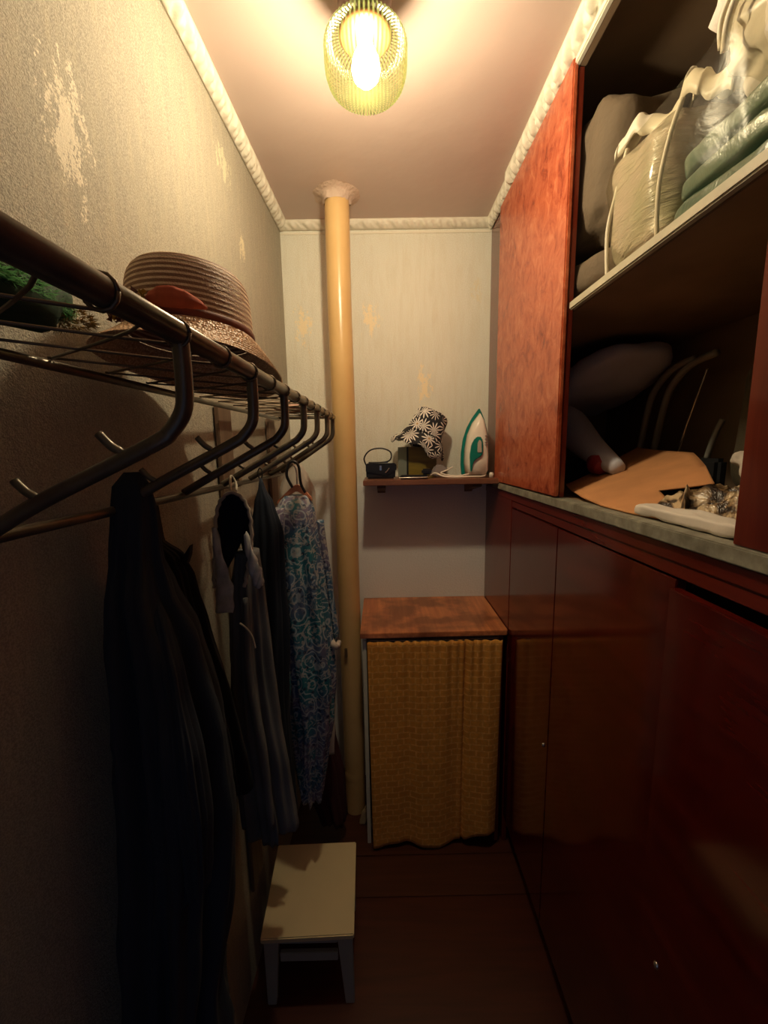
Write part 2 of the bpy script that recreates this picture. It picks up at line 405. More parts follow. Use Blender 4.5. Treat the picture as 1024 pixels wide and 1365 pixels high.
def cloth(name, rows, mat, parent, folds=7, amp=.012, seed=0, seg=96, lev=70, wallx=None, e=1.0, inner=False):
    """hanging cloth: rows (z, xl, xr, yc, ry), closed tube whose folds deepen downwards"""
    rows = sorted(rows, key=lambda r: -r[0])
    vs, fs = [], []
    z0, z1 = rows[0][0], rows[-1][0]
    for i in range(lev+1):
        z = z0+(z1-z0)*(i/lev)**1.0
        for j in range(len(rows)-1):
            if rows[j][0] >= z >= rows[j+1][0]-1e-9: break
        a, b = rows[j], rows[j+1]; f = (a[0]-z)/max(1e-6, a[0]-b[0]); f = f*f*(3-2*f)*.5+f*.5
        q = [a[k]*(1-f)+b[k]*f for k in range(5)]
        cx, rx, yc, ry = (q[1]+q[2])/2, (q[2]-q[1])/2, q[3], q[4]
        g = min(1, i/lev*3+.05)
        for k in range(seg):
            th = 2*pi*k/seg
            w = sin(folds*th+seed+1.7*noise.noise(Vector((th, z*1.2, seed))))*.6+.4*sin((folds*2+1)*th+seed*2.1+2*sin(z*2+seed))
            w += .7*noise.noise(Vector((cos(th)*2.2, sin(th)*2.2, z*5+seed)))
            m = 1-abs(w-.8)*amp*g/max(.02, min(rx, ry))*.7
            m = max(.35, min(1.0, m+.0))
            x = cx+rx*cos(th)*m; y = yc+ry*sin(th)*m
            if wallx is not None: x = max(x, wallx)
            vs.append((x, y, z+(.006*sin(3*th+seed) if i == lev else 0)))
    for i in range(lev):
        for k in range(seg):
            fs.append([i*seg+k, i*seg+(k+1) % seg, (i+1)*seg+(k+1) % seg, (i+1)*seg+k])
    fs.append(list(range(seg))[::-1])
    o = len(vs); L = lev*seg                      # hem turns inward
    for k in range(seg):
        v = Vector(vs[L+k]); c = Vector((cx, yc, v.z+.03)); vs.append(v.lerp(c, .35)+Vector((0, 0, .02)))
    for k in range(seg): fs.append([L+k, L+(k+1) % seg, o+(k+1) % seg, o+k])
    fs.append([o+k for k in range(seg)])
    return mk(name, vs, fs, mat, parent, True)

# ------------------------------------------------------------------ setting
CE = 2.565
def wx(y): return -.402-.030*(1.84-y)        # the left wall runs slightly askew
prism('floor', [(-.55, -.6), (1.05, -.6), (1.05, 1.95), (-.55, 1.95)], 'z', -.05, -.004, M_['floor']); fl = bpy.data.objects['floor']; tag(fl, kind='structure')
# linoleum sheet and the two painted boards past its edge
box('floor_covering', -.46, .60, -.58, 1.262, -.004, 0, M_['floor'], fl, .001)
box('floorboard', -.46, .60, 1.268, 1.42, -.004, .0, M_['floorboard'], fl, .001)
box('floorboard', -.46, .60, 1.424, 1.84, -.004, .0, M_['floorboard'], fl, .001)
tag(prism('ceiling', [(-.6, -.6), (1.05, -.6), (1.05, 1.95), (-.6, 1.95)], 'z', CE, CE+.06, M_['ceil']), kind='structure')
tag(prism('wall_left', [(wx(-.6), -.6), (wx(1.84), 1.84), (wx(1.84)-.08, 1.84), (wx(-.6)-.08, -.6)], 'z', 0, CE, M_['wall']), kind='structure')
tag(prism('wall_back', [(-.55, 1.84), (1.05, 1.84), (1.05, 1.94), (-.55, 1.94)], 'z', 0, CE, M_['wall_back']), kind='structure')
tag(prism('wall_right', [(1.02, -.6), (1.10, -.6), (1.10, 1.84), (1.02, 1.84)], 'z', 0, CE, M_['shelfunder']), kind='structure')
# wall behind the camera with its open doorway
for nm, (a, b, z0, z1) in {'wall_front': (-.56, -.36, 0, CE), 'wall_front.001': (.42, 1.05, 0, CE), 'wall_front.002': (-.36, .42, 2.02, CE)}.items():
    tag(prism(nm, [(a, -.68), (b, -.68), (b, -.6), (a, -.6)], 'z', z0, z1, M_['wall']), kind='structure')
dr = box('door_1', -.36, -.33, -.70, -.58, 0, 2.02, M_['white']); tag(dr, kind='structure')
box('jamb', .39, .42, -.70, -.58, 0, 2.02, M_['white'], dr); box('lintel', -.33, .39, -.70, -.58, 1.99, 2.02, M_['white'], dr)

tag(box('trim_6', -.398, .476, 1.8365, 1.8398, 2.522, 2.531, M_['cornice'], None, .001), kind='structure')
def cornice(name, p0, p1, inward, w, h, mat, z=CE, period=.045, amp=.006, strip=0):
    """plaster cornice with a leaf-rope relief swept from p0 to p1"""
    p0 = Vector(p0); p1 = Vector(p1); L = (p1-p0).length; d = (p1-p0)/L; n = int(L/.004)
    inward = Vector(inward); T = 12; vs, fs = [], []
    for i in range(n+1):
        s = L*i/n
        for k in range(T+1):
            a = k/T*pi/2; u = sin(a); v = cos(a)
            edge = sin(k/T*pi)**.6
            b = abs(sin(pi*(s/period+.9*k/T)))**.6+.35*sin(2*pi*s/period*2+5*k/T)*sin(k/T*pi)+.25*noise.noise(Vector((s*60, k*.7, 1)))
            rr = 1+1.9*amp/w*edge*(b-.8)
            pos = p0+d*s+inward*(w*(1-cos(a)*0-1)+w*u*rr*.98)
            vs.append((pos.x, pos.y, z-h*v*rr*(.98)-.0002))
        vs.append(tuple(p0+d*s+Vector((0, 0, z)))[:2]+(z,))
    T1 = T+2
    for i in range(n):
        for k in range(T1-1): fs.append([i*T1+k, i*T1+k+1, (i+1)*T1+k+1, (i+1)*T1+k])
        fs.append([i*T1+T1-1, i*T1, (i+1)*T1, (i+1)*T1+T1-1])
    fs.append(list(range(T1))); fs.append([n*T1+k for k in range(T1)][::-1])
    return mk(name, vs, fs, mat, None, True)
tag(cornice('trim_1', (wx(-.6)+.001, -.6, 0), (wx(1.835)+.001, 1.835, 0), (1, 0, 0), .034, .032, M_['cornice'], period=.05), kind='structure')
tag(cornice('trim_2', (-.40, 1.839, 0), (.478, 1.839, 0), (0, -1, 0), .034, .028, M_['cornice'], period=.06, amp=.004), kind='structure')
tag(cornice('trim_3', (.478, 1.54, 0), (.478, 1.84, 0), (-1, 0, 0), .026, .032, M_['cornice']), kind='structure')
tag(cornice('trim_4', (.478, -.6, 0), (.478, 1.545, 0), (-1, 0, 0), .036, .036, M_['cornice'], period=.055, amp=.008), kind='structure')
t5 = box('trim_5', .470, .484, -.6, 1.52, 2.512, 2.529, M_['cornice'], None, .003); tag(t5, kind='structure')

# ------------------------------------------------------------------ ceiling lamp (its bulb is the room's light)
LX, LY = -.016, .95
lamp = thing('ceiling_lamp', (LX, LY, CE), 'fluted pale yellow glass ceiling lamp on a brown round base, lit', 'lamp')
lathe('lamp_base', [(.0, CE), (.058, CE), (.062, CE-.012), (.056, CE-.03), (.05, CE-.08), (.054, CE-.109), (.048, CE-.114), (0, CE-.114)], LX, LY, M_['brownbase'], lamp, 40)
zt, zb, R = CE-.108, 2.358, .083
prof = [(.052, zt), (.066, zt-.002), (.076, zt-.008), (R, zt-.02), (R*.99, zb+.045), (R*.97, zb+.03), (R*.90, zb+.014), (R*.78, zb+.004), (R*.6, zb-.001), (R*.4, zb-.003), (R*.2, zb-.004), (.0004, zb-.004)]
lathe('glass_shade', prof, LX, LY, M_['glass'], lamp, 600, 60, .0018)
lathe('bulb', [(.001, 2.368), (.014, 2.372), (.025, 2.383), (.029, 2.398), (.026, 2.414), (.017, 2.432), (.012, 2.448), (.001, 2.450)], LX, LY, M_['bulb'], lamp, 24)
# ------------------------------------------------------------------ pipe
pipe = thing('heating_pipe', (-.146, 1.655, 0), 'tall cream-yellow painted vertical pipe running from floor to ceiling', 'pipe')
def wob(v, a, r): return v+Vector((.002*sin(v.z*5), 0, 0))
pz = [0, .17, .171, .20, .201, .6, 1.2, 1.8, 2.2, 2.54, CE]
prof = [(.046, z) for z in pz]
lathe('pipe_tube', prof, -.146, 1.655, M_['pipe'], pipe, 40, fn=wob)
lathe('plaster_collar', [(.046, CE-.03), (.050, CE-.026), (.053, CE-.012), (.066, CE-.004), (.085, CE)], -.146, 1.655, M_['pipecollar'], pipe, 48,
      fn=lambda v, a, r: v+Vector((cos(a), sin(a), 0))*(.009*noise.noise(Vector((cos(a)*3, sin(a)*3, v.z*40)))))
lathe('pipe_joint', [(.0462, .205), (.0472, .2), (.0472, .17), (.0462, .165)], -.146, 1.655, M_['pipe'], pipe, 40)
box('pipe_bracket', -.168, -.156, 1.596, 1.606, .77, .81, M_['clampdark'], pipe)
# beige strip leaning at the foot of the pipe
tag(prism('foam_strip', [(-.125, .003), (-.098, .003), (-.082, .06), (-.092, .085), (-.112, .05)], 'y', 1.56, 1.585, M_['beigecloth'], None, .003), 'crumpled beige strip standing on the floor at the foot of the pipe', 'strip')

# ------------------------------------------------------------------ back shelf
sh = thing('wall_shelf', (.2, 1.73, 1.49), 'narrow brown veneered wall shelf carrying the iron and small bag', 'shelf')
box('shelf_board', -.073, .474, 1.61, 1.839, 1.492, 1.514, M_['shelfwood'], sh, .002)
for x in (.0, .395):
    prism('bracket', [(1.838, 1.492), (1.66, 1.492), (1.66, 1.478), (1.825, 1.45), (1.838, 1.44)], 'x', x-.018, x+.018, M_['clampdark'], sh, .001)

# ------------------------------------------------------------------ curtained cabinet
cb = thing('low_cabinet', (.19, 1.65, 0), 'low cabinet with worn brown top and ochre curtain below the shelf', 'cabinet')
prism('cabinet_top', [(-.092, 1.455), (.47, 1.462), (.476, 1.47), (.476, 1.838), (-.092, 1.838)], 'z', .922, .942, M_['top'], cb, .002)
box('side_panel', -.085, -.070, 1.475, 1.835, .0, .921, M_['white'], cb)
box('side_panel', .447, .462, 1.475, 1.835, .0, .921, M_['mahog_v'], cb)
box('bottom_shelf', -.069, .446, 1.49, 1.835, .05, .066, M_['board'], cb)
box('inner_shelf', -.069, .446, 1.50, 1.835, .48, .496, M_['board'], cb)
box('top_rail', -.069, .446, 1.478, 1.492, .895, .921, M_['board'], cb)
tube('curtain_string', [(-.078, 1.472, .906), (.2, 1.472, .903), (.455, 1.472, .907)], .0015, M_['steel'], cb, 6)
vs, fs = [], []; NX, NZ = 220, 60
for i in range(NZ+1):
    f = i/NZ
    for k in range(NX+1):
        u = k/NX
        x = (-.066+.006*f)+(u*((.452-.012*f)-(-.066+.006*f)))
        hem = .012+.02*u+.018*sin(u*9)*(.3+u)
        if u > .75: hem += (u-.75)*.12
        z = .905+(hem-.905)*f
        fine = .0035*sin(u*95+1.5*sin(u*17))*(1-f)**3
        big = .011*sin(u*15+.8)*f**.7*(.5+u)+.008*sin(u*34+1)*(.3+.7*f)*(.4+.6*noise.noise(Vector((u*6, f, 3)))) - .012*math.exp(-((u-.73)/.012)**2)
        vs.append((x, 1.456-.006*f+fine-big, z+(.004*abs(sin(u*48)) if i == 0 else 0)))
for i in range(NZ):
    for k in range(NX): a = i*(NX+1)+k; fs.append([a, a+1, a+NX+2, a+NX+1])
cu = mk('curtain', vs, fs, M_['curtain'], cb, True)
so = cu.modifiers.new('s', 'SOLIDIFY'); so.thickness = .0015
for z in (.80, .56, .34, .14):
    lathe('screw', [(.0, z+.006), (.004, z+.004), (.006, z), (.004, z-.004), (0, z-.006)], .467, 1.50, M_['steel'], cb, 12)

# ------------------------------------------------------------------ big fitted wardrobe on the right
XF = .48
wd = thing('fitted_wardrobe', (.75, .6, 0), 'dark red lacquered fitted wardrobe covering the right wall with open shelves above', 'wardrobe')
box('end_strip', XF-.002, XF+.018, 1.475, 1.839, .0, 1.468, M_['mahog_v'], wd)
box('frieze', XF-.004, XF+.018, -.55, 1.839, 1.442, 1.470, M_['mahog_trim'], wd, .002)
box('frieze', XF-.001, XF+.018, -.55, 1.474, 1.417, 1.441, M_['mahog_trim'], wd, .002)
box('ledge', XF-.012, XF+.030, -.55, 1.70, 1.471, 1.495, M_['ledge'], wd, .002)
box('compartment_floor', XF+.031, 1.018, -.55, 1.838, 1.471, 1.493, M_['shelfunder'], wd)
box('plinth', XF+.055, XF+.07, -.55, 1.838, .0, .13, M_['shelfunder'], wd)
box('carcass_bottom', XF+.02, 1.018, -.55, 1.838, .125, .14, M_['shelfunder'], wd)
for i, (y0, y1, dx) in enumerate([(1.083, 1.472, 0), (.634, 1.079, 0)]):
    d = box('door', XF-.001+dx, XF+.017+dx, y0, y1, .13, 1.413, M_['mahog'], wd, .0015)
# third door stands a little proud and ajar
me = prism('door', [(XF-.016, .628), (XF+.002, .628), (XF-.010, .18), (XF-.028, .18)], 'z', .13, 1.402, M_['mahog'], wd, .0015)
box('door', XF-.001, XF+.017, -.30, .172, .13, 1.413, M_['mahog'], wd)
def key(yc, zc, xf): lathe('keyhole_plate', [(0, zc+.006), (.004, zc+.005), (.005, zc), (.004, zc-.005), (0, zc-.006)], xf, yc, M_['steel'], wd, 12)
key(1.11, .736, XF-.002); key(.575, .738, XF-.017)
box('stile', XF-.004, XF+.016, .16, .535, 1.496, 2.508, M_['mahog_v'], wd)
box('stile', XF-.004, XF+.016, -.55, .159, 1.496, 2.508, M_['mahog_v'], wd)
box('header', XF+.002, XF+.018, -.55, 1.838, 2.512, CE-.001, M_['shelfunder'], wd)
box('end_strip', XF-.001, XF+.016, 1.655, 1.839, 1.496, 2.53, M_['mahog_v'], wd)
vp = box('vinyl_panel', XF-.014, XF-.001, 1.085, 1.672, 1.499, 2.528, M_['vinyl'], wd, .003)
box('panel_backing', XF, XF+.014, 1.087, 1.654, 1.497, 2.51, M_['mahog_v'], wd)
box('interior_lining', 1.006, 1.018, -.5, 1.838, 1.494, CE-.002, M_['shelfunder'], wd)
box('interior_lining', XF+.02, 1.0, 1.822, 1.838, 1.494, CE-.002, M_['shelfunder'], wd)
box('interior_ceiling', XF+.02, 1.004, -.5, 1.82, CE-.012, CE-.002, M_['shelfunder'], wd)
box('upper_shelf_edge', XF+.001, XF+.017, .17, 1.083, 1.972, 1.992, M_['shelfboard'], wd, .003)
box('upper_shelf', XF+.018, 1.005, -.45, 1.82, 1.972, 1.992, M_['shelfunder'], wd)

# ------------------------------------------------------------------ bedding on the upper shelf
SZ = 1.993
tag(soft('blanket', (.705, 1.20, SZ+.275), (.205, .215, .145), M_['pillowbrown'], e=.42, nz=.03, nf=9, seed=3, seg=56), 'plump taupe folded blanket lying uppermost behind the orange panel', 'blanket')
tag(soft('blanket', (.71, 1.20, SZ+.062), (.215, .215, .060), M_['pillowbrown'], e=.5, nz=.014, nf=7, seed=9, seg=56, clampz=SZ), 'flat taupe blanket squeezed beneath the plump one on the upper shelf', 'blanket')
bag = thing('bedding_bag', (.62, .78, SZ), 'zipped clear bag with white piping holding pink and green bedding', 'bedding bag')
soft('pink_bedding', (.600, .885, SZ+.122), (.092, .088, .118), M_['pinkplastic'], bag, e=.35, nz=.014, nf=12, seed=1, seg=72, clampz=SZ+.002)
vsx = []
for k in range(3):   # folded green bedding, one layer on another
    soft('green_layer', (.618+.003*k, .667-.003*k, SZ+.021+.041*k), (.106, .126-.004*k, .020), M_['greentextile'], bag, e=.35, nz=.007, nf=16, seed=5+k, seg=64, clampz=SZ+.002)
tube('piping', [(.512, .968, SZ+.006), (.505, .965, SZ+.10), (.507, .94, SZ+.17), (.512, .92, SZ+.235)], .004, M_['piping'], bag, 8)
tube('piping', [(.506, .795, SZ+.006), (.500, .79, SZ+.09), (.503, .775, SZ+.16), (.51, .76, SZ+.205)], .004, M_['piping'], bag, 8)
# rolled zip flap along the top of the bag
vs, fs = [], []
path = smoothpath([(.515, .945, SZ+.235), (.53, .91, SZ+.262), (.56, .86, SZ+.235), (.55, .80, SZ+.245), (.525, .765, SZ+.222), (.53, .735, SZ+.200), (.55, .70, SZ+.175)], 10)
for i, p in enumerate(path):
    for k in range(8):
        a = k/7*pi*1.25-.4; vs.append(Vector(p)+Vector((-.012*cos(a), .006*sin(i*.5), .026*sin(a)+.004*sin(i*.9))))
for i in range(len(path)-1):
    for k in range(7): a = i*8+k; fs.append([a, a+1, a+9, a+8])
fl_ = mk('zip_flap', vs, fs, M_['piping'], bag, True); fl_.modifiers.new('s', 'SOLIDIFY').thickness = .003
soft('clear_cover', (.600, .785, SZ+.122), (.109, .195, .121), M_['clear'], bag, e=.3, nz=.012, nf=11, seed=4, seg=72, clampz=SZ+.001)
b2 = thing('plastic_bag', (.80, .85, SZ), 'open clear plastic bag of ochre bedding behind the piped bag', 'plastic bag')
soft('ochre_bedding', (.82, .83, SZ+.20), (.08, .115, .19), M_['yellowbed'], b2, e=.6, nz=.03, nf=9, seed=2, seg=56, clampz=SZ+.21-.208)
soft('clear_cover', (.815, .85, SZ+.225), (.095, .135, .222), M_['clear'], b2, e=.65, nz=.05, nf=9, seed=8, seg=64, clampz=SZ+.001)
tube('bag_handle', [(.72, 1.00, SZ+.17), (.71, 1.04, SZ+.24), (.72, 1.0, SZ+.31), (.74, .94, SZ+.29)], .004, M_['clear'], b2, 8)
b3 = thing('quilt_bag', (.63, .50, SZ), 'white quilt bulging in a clear plastic wrap, nearest on the upper shelf', 'quilt')
soft('quilt', (.606, .590, SZ+.250), (.108, .140, .130), M_['quilt'], b3, e=.75, nz=.026, nf=18, seed=12, seg=72, clampz=SZ+.128, tilt=.3)
soft('clear_wrap', (.608, .575, SZ+.275), (.114, .145, .150), M_['clear'], b3, e=.7, nz=.03, nf=12, seed=6, seg=72, clampz=SZ+.127, tilt=.3)
tube('piping', [(.500, .672, SZ+.20), (.492, .662, SZ+.235), (.496, .615, SZ+.28), (.505, .54, SZ+.36)], .004, M_['piping'], b3, 8)
tube('piping', [(.500, .665, SZ+.19), (.490, .645, SZ+.225), (.490, .595, SZ+.265), (.498, .52, SZ+.34)], .005, M_['piping'], b3, 8)

# ------------------------------------------------------------------ lower open compartment
LZ = 1.495
tag(soft('pillow', (.80, 1.53, LZ+.36), (.15, .28, .07), M_['pillowwhite'], e=.7, nz=.02, nf=6, seed=3, seg=48, pinch=.3, tilt=-.25), 'white pillow high at the back of the dark lower compartment', 'pillow')
rb = thing('cloth_roll', (.68, 1.30, LZ), 'rolled white cloth with red print lying beside the cardboard', 'cloth roll')
tube('roll', [(.66, 1.62, LZ+.28), (.665, 1.45, LZ+.21), (.66, 1.28, LZ+.13), (.655, 1.12, LZ+.075)], [.05, .06, .042, .020], M_['pillowwhite'], rb, 20)
tube('red_print', [(.638, 1.22, LZ+.095), (.635, 1.19, LZ+.084), (.634, 1.165, LZ+.075)], [.020, .030, .020], M_['redlabel'], rb, 20)
tag(soft('dark_bag', (.74, 1.56, LZ+.05), (.20, .18, .048), M_['blackcloth'], e=.6, nz=.02, nf=8, seed=2, clampz=LZ), 'black cloth bag lying under the rolled white cloth', 'bag')
fr = thing('folding_frame', (.84, 1.14, LZ), 'folded chair frame of bent pale tubes leaning in the dark compartment', 'folding chair')
for dy, dz in ((0, 0), (-.075, 0)):
    tube('frame_tube', [(.885, 1.40+dy, LZ+.10), (.885, 1.37+dy, LZ+.24), (.885, 1.34+dy, LZ+.31), (.885, 1.27+dy, LZ+.36), (.885, 1.18+dy, LZ+.375)], .010, M_['tubewhite'], fr, 10)
tube('thin_rod', [(.885, 1.22, LZ+.10), (.885, 1.17, LZ+.24), (.885, 1.13, LZ+.34)], .0035, M_['steel'], fr, 8)
tube('frame_tube', [(.89, 1.11, LZ+.10), (.89, 1.09, LZ+.16), (.89, 1.07, LZ+.20)], .007, M_['tubewhite'], fr, 8)
box('frame_foot', .872, .905, 1.05, 1.43, LZ+.001, LZ+.10, M_['blackcloth'], fr, .01)
tag(soft('sack', (.915, .84, LZ+.19), (.085, .16, .188), M_['sack'], e=.6, nz=.03, nf=7, seed=4, clampz=LZ), 'lumpy brown sack at the right in the dark compartment', 'sack')
# cardboard sheet: curled, notched
vs, fs = [], []
CP = [(.56, 1.223), (.53, 1.122), (.51, 1.024), (.497, .906), (.496, .80), (.502, .725), (.53, .697), (.565, .78), (.60, .869), (.63, .833), (.66, .797), (.73, .91), (.80, 1.041), (.83, 1.2), (.85, 1.351), (.78, 1.32), (.65, 1.25)]
bm = bmesh.new()
f = bm.faces.new([bm.verts.new((x, y, 0)) for x, y in CP])
bmesh.ops.triangulate(bm, faces=[f])
for _ in range(4): bmesh.ops.subdivide_edges(bm, edges=bm.edges[:], cuts=1, use_grid_fill=True)
for v in bm.verts:
    x, y = v.co.x, v.co.y
    v.co.z = LZ+.004+.36*(x-.495)+.003*sin(y*14)*min(1, (x-.495)*20)
me = bpy.data.meshes.new('cardboard_sheet'); bm.to_mesh(me); bm.free()
cd = link('cardboard_sheet', me, M_['card'], None, True); cd.modifiers.new('s', 'SOLIDIFY').thickness = .003
tag(cd, 'flat notched sheet of brown cardboard on the grey ledge', 'cardboard')
# gold black satin cloth and white cloth
def crumple(name, x0, x1, y0, y1, z0, h, mat, parent=None, seed=0, n=60, fz=18):
    vs, fs = [], []
    for i in range(n+1):
        for k in range(n+1):
            u, v = i/n, k/n; x = x0+(x1-x0)*u; y = y0+(y1-y0)*v
            e = min(1, 5*min(u, 1-u))*min(1, 5*min(v, 1-v)); e = max(0, e)**.5
            q = Vector((x*fz, y*fz, seed))
            r = 1-abs(noise.noise(q)*1.6); r2 = 1-abs(noise.noise(q*2.1+Vector((3, 1, 2)))*1.6)
            vs.append((x+.01*noise.noise(q+Vector((9, 0, 0)))*4*min(1, e), y+.01*noise.noise(q+Vector((0, 9, 0)))*4, z0+.004+h*e*(.55*r+.35*r2)))
    for i in range(n):
        for k in range(n): a = i*(n+1)+k; fs.append([a, a+1, a+n+2, a+n+1])
    o = mk(name, vs, fs, mat, parent, True); o.modifiers.new('s', 'SOLIDIFY').thickness = .002
    return o
tag(crumple('satin_cloth', .535, .70, .545, .80, LZ+.0, .070, M_['satin'], None, 3, 70, 17), 'crumpled gold and black satin cloth heaped beside the stile', 'cloth')
tag(soft('pink_bundle', (.63, .690, LZ+.102), (.024, .028, .014), M_['lightcloth'], e=.6, nz=.016, nf=22, seed=7, seg=40, tilt=.4), 'small pale pink bundle on top of the satin cloth', 'bundle')
vs, fs = [], []
WC = smoothpath([(.500, .735), (.512, .68), (.515, .61), (.512, .548)], 12)
tag(soft('white_cloth', (.516, .665, LZ+.013), (.024, .125, .012), M_['quilt'], e=.45, nz=.006, nf=22, seed=4, seg=48, clampz=LZ+.001), 'folded white cloth lying flat along the grey ledge', 'cloth')

# ------------------------------------------------------------------ coat rack on the left wall
XR, XB = -.18, -.385
ZR, ZL = 1.747, 1.553
ARM = [.388, .593, .786, .979, 1.182, 1.40, 1.565]
rk = thing('coat_rack', (-.28, .9, 1.6), 'long metal tube coat rack with wire top shelf on the left wall', 'coat rack')
def rz(y): return ZR+.018*(y-.9)
tube('front_rail', [(XR, -.25, rz(-.25)), (XR, 1.58, rz(1.58))], .0105, M_['metal'], rk, 16, sm=0)
tube('back_rail', [(XB, -.25, rz(-.25)-.004), (XB, 1.58, rz(1.58)-.004)], .006, M_['metal'], rk, 10, sm=0)
tube('end_rail', [(XR, 1.575, rz(1.575)), (XB, 1.575, rz(1.575))], .006, M_['metal'], rk, 10, sm=0)
lr = [(XB, -.25, ZL), (XB, 1.575, ZL-.004)]
tube('wall_rail', lr, .007, M_['metal'], rk, 10, sm=0)
for i, y in enumerate(ARM):
    z = rz(y)
    p = [(XR, y, z-.004), (XR, y, z-.045), (XR-.003, y, z-.068), (XR-.016, y, z-.086), (XR-.034, y, z-.098), (XB+.06, y, ZL+.035), (XB+.002, y, ZL+.003)]
    am = tube('arm', p, .0078, M_['metal'], rk, 12, sm=6)
    for f in (.16, .66):
        a = Vector((XR-.034, y, z-.098)).lerp(Vector((XB+.002, y, ZL+.003)), f)
        tube('peg', [a+Vector((-.002, 0, .002)), a+Vector((-.004, -.001, .007)), a+Vector((-.012, -.002, .013)), a+Vector((-.021, -.003, .024))], .0042, M_['metal'], am, 8, sm=4).parent = am
# pegs were shifted by rel() relative to rk chain, fine
n = 0
for k in range(17):
    y0 = -.16+k*.1
    if y0+.1 > 1.57: break
    for (ya, yb) in ((y0, y0+.16), (y0+.085, y0-.045)):
        yb = min(max(yb, -.24), 1.57)
        tube('shelf_wire', [(XR, ya, rz(ya)+.011), (XR-.012, ya, rz(ya)+.004), (XR-.03, (ya*.85+yb*.15), rz(ya)-.003), (XB, yb, rz(yb)+.004)], .0016, M_['wire'], rk, 6, sm=4)
    pts = [(XR+.0118*cos(a), y0+.0425+.0*a, rz(y0)+.0118*sin(a)) for a in [j*pi/6 for j in range(13)]]
    tube('wire_loop', pts, .0016, M_['wire'], rk, 6, sm=0)
# upright boards that carry the rack
for i, (y, z1, z0) in enumerate(((.10, 1.78, .3), (1.10, 1.755, .3), (1.52, 1.75, .9))):
    box('rack_board', wx(y)+.003, wx(y)+.013 if i != 1 else wx(y)+.014, y-.045, y+.045, z0, z1, M_['board'], rk, .002)
    box('standoff', wx(y)+.010, XB+.004, y-.012, y+.012, ZL-.012, ZL+.012, M_['board'], rk, .002)

# ------------------------------------------------------------------ hats etc. on the rack
hx, hy, hz = -.300, .690, 1.766
hat = thing('straw_hat', (hx, hy, hz), 'beige banded straw sun hat with rust felt leaf on the rack', 'hat')
def hprof():
    out = []
    pts = [(.0, .142), (.045, .142), (.078, .138), (.090, .128), (.096, .11), (.099, .08), (.100, .055), (.101, .048)]
    path = smoothpath([(a, b, 0) for a, b in pts], 12)
    L = 0; pr = path[0]
    for p in path:
        L += (p-pr).length; pr = p
        out.append((max(.0005, p.x+.0005*sin(L*2*pi/.0075)), hz+p.y+.0006*sin(L*2*pi/.0075)))
    return out
def htilt(v, a, r):
    q = Vector((v.x-hx, v.y-hy, v.z-hz)); q = Matrix.Rotation(radians(-3), 3, 'X')@q
    return q+Vector((hx, hy, hz+.002))
lathe('crown', hprof(), hx, hy, M_['straw'], hat, 72, ex=.92, ey=1.02, fn=htilt)
bp = []
for j in range(64):
    f = j/63; r = .101+(.150-.101)*f**.9; z = hz+.046-.044*f
    bp.append((r+.0006*sin(f*60), z+.0011*sin(f*2*pi*9)))
def brimf(v, a, r):
    f = max(0, (r-.101)/.049)
    v = Vector((hx+(v.x-hx)*(1-.12*f), hy+(v.y-hy)*(1+.45*f)+.035*f, v.z))
    v = v+Vector((0, 0, .004*f*cos(2*a+.6)+.0*f))
    return htilt(v, a, r)
br_ = lathe('brim', bp, hx, hy, M_['straw_rough'], hat, 96, ex=.92, ey=1.02, fn=brimf); br_.modifiers.new('s', 'SOLIDIFY').thickness = .002
lathe('ribbon', [(.1015, hz+.047), (.1030, hz+.049), (.1030, hz+.056), (.1015, hz+.058)], hx, hy, M_['ribbon'], hat, 72, ex=.92, ey=1.02, fn=htilt)
# leaf
vs, fs = [], []
for i in range(13):
    f = i/12; wdt = .0135*sin(pi*f**.8)**.8
    for k in range(7):
        g = (k/6-.5)*2
        ang = radians(-97)+f*.78
        rr = .101+.006*sin(pi*f)+.003*(1-abs(g))+.0012*sin(f*30)
        vs.append((hx+rr*cos(ang)*.95, hy+rr*sin(ang)*1.04, hz+.072+.003*sin(f*pi)+wdt*g-.006*f))
for i in range(12):
    for k in range(6): a = i*7+k; fs.append([a, a+1, a+8, a+7])
lf = mk('felt_leaf', vs, fs, M_['leaf'], hat, True); lf.modifiers.new('s', 'SOLIDIFY').thickness = .002
geo, geo2 = [], []
for i in range(46):
    ang = radians(-165+random.random()*72); z = hz+.062+random.random()*.022; rr = .103+random.random()*.012
    c = Vector((hx+rr*cos(ang)*.95, hy+rr*sin(ang)*1.03, z)); s = .0035+random.random()*.004
    vs = [c+Vector((random.uniform(-1, 1), random.uniform(-1, 1), random.uniform(-1, 1))).normalized()*s for _ in range(6)]
    fs = [[0, 1, 2], [2, 3, 4], [0, 4, 5], [1, 3, 5], [0, 2, 4], [1, 2, 3]]
    (geo if i % 3 else geo2).append((vs, fs))
tag(join('flower_sprig', geo, M_['flower'], hat, False), kind='stuff')
tag(join('flower_berries', geo2, M_['flowerdark'], hat, False), kind='stuff')

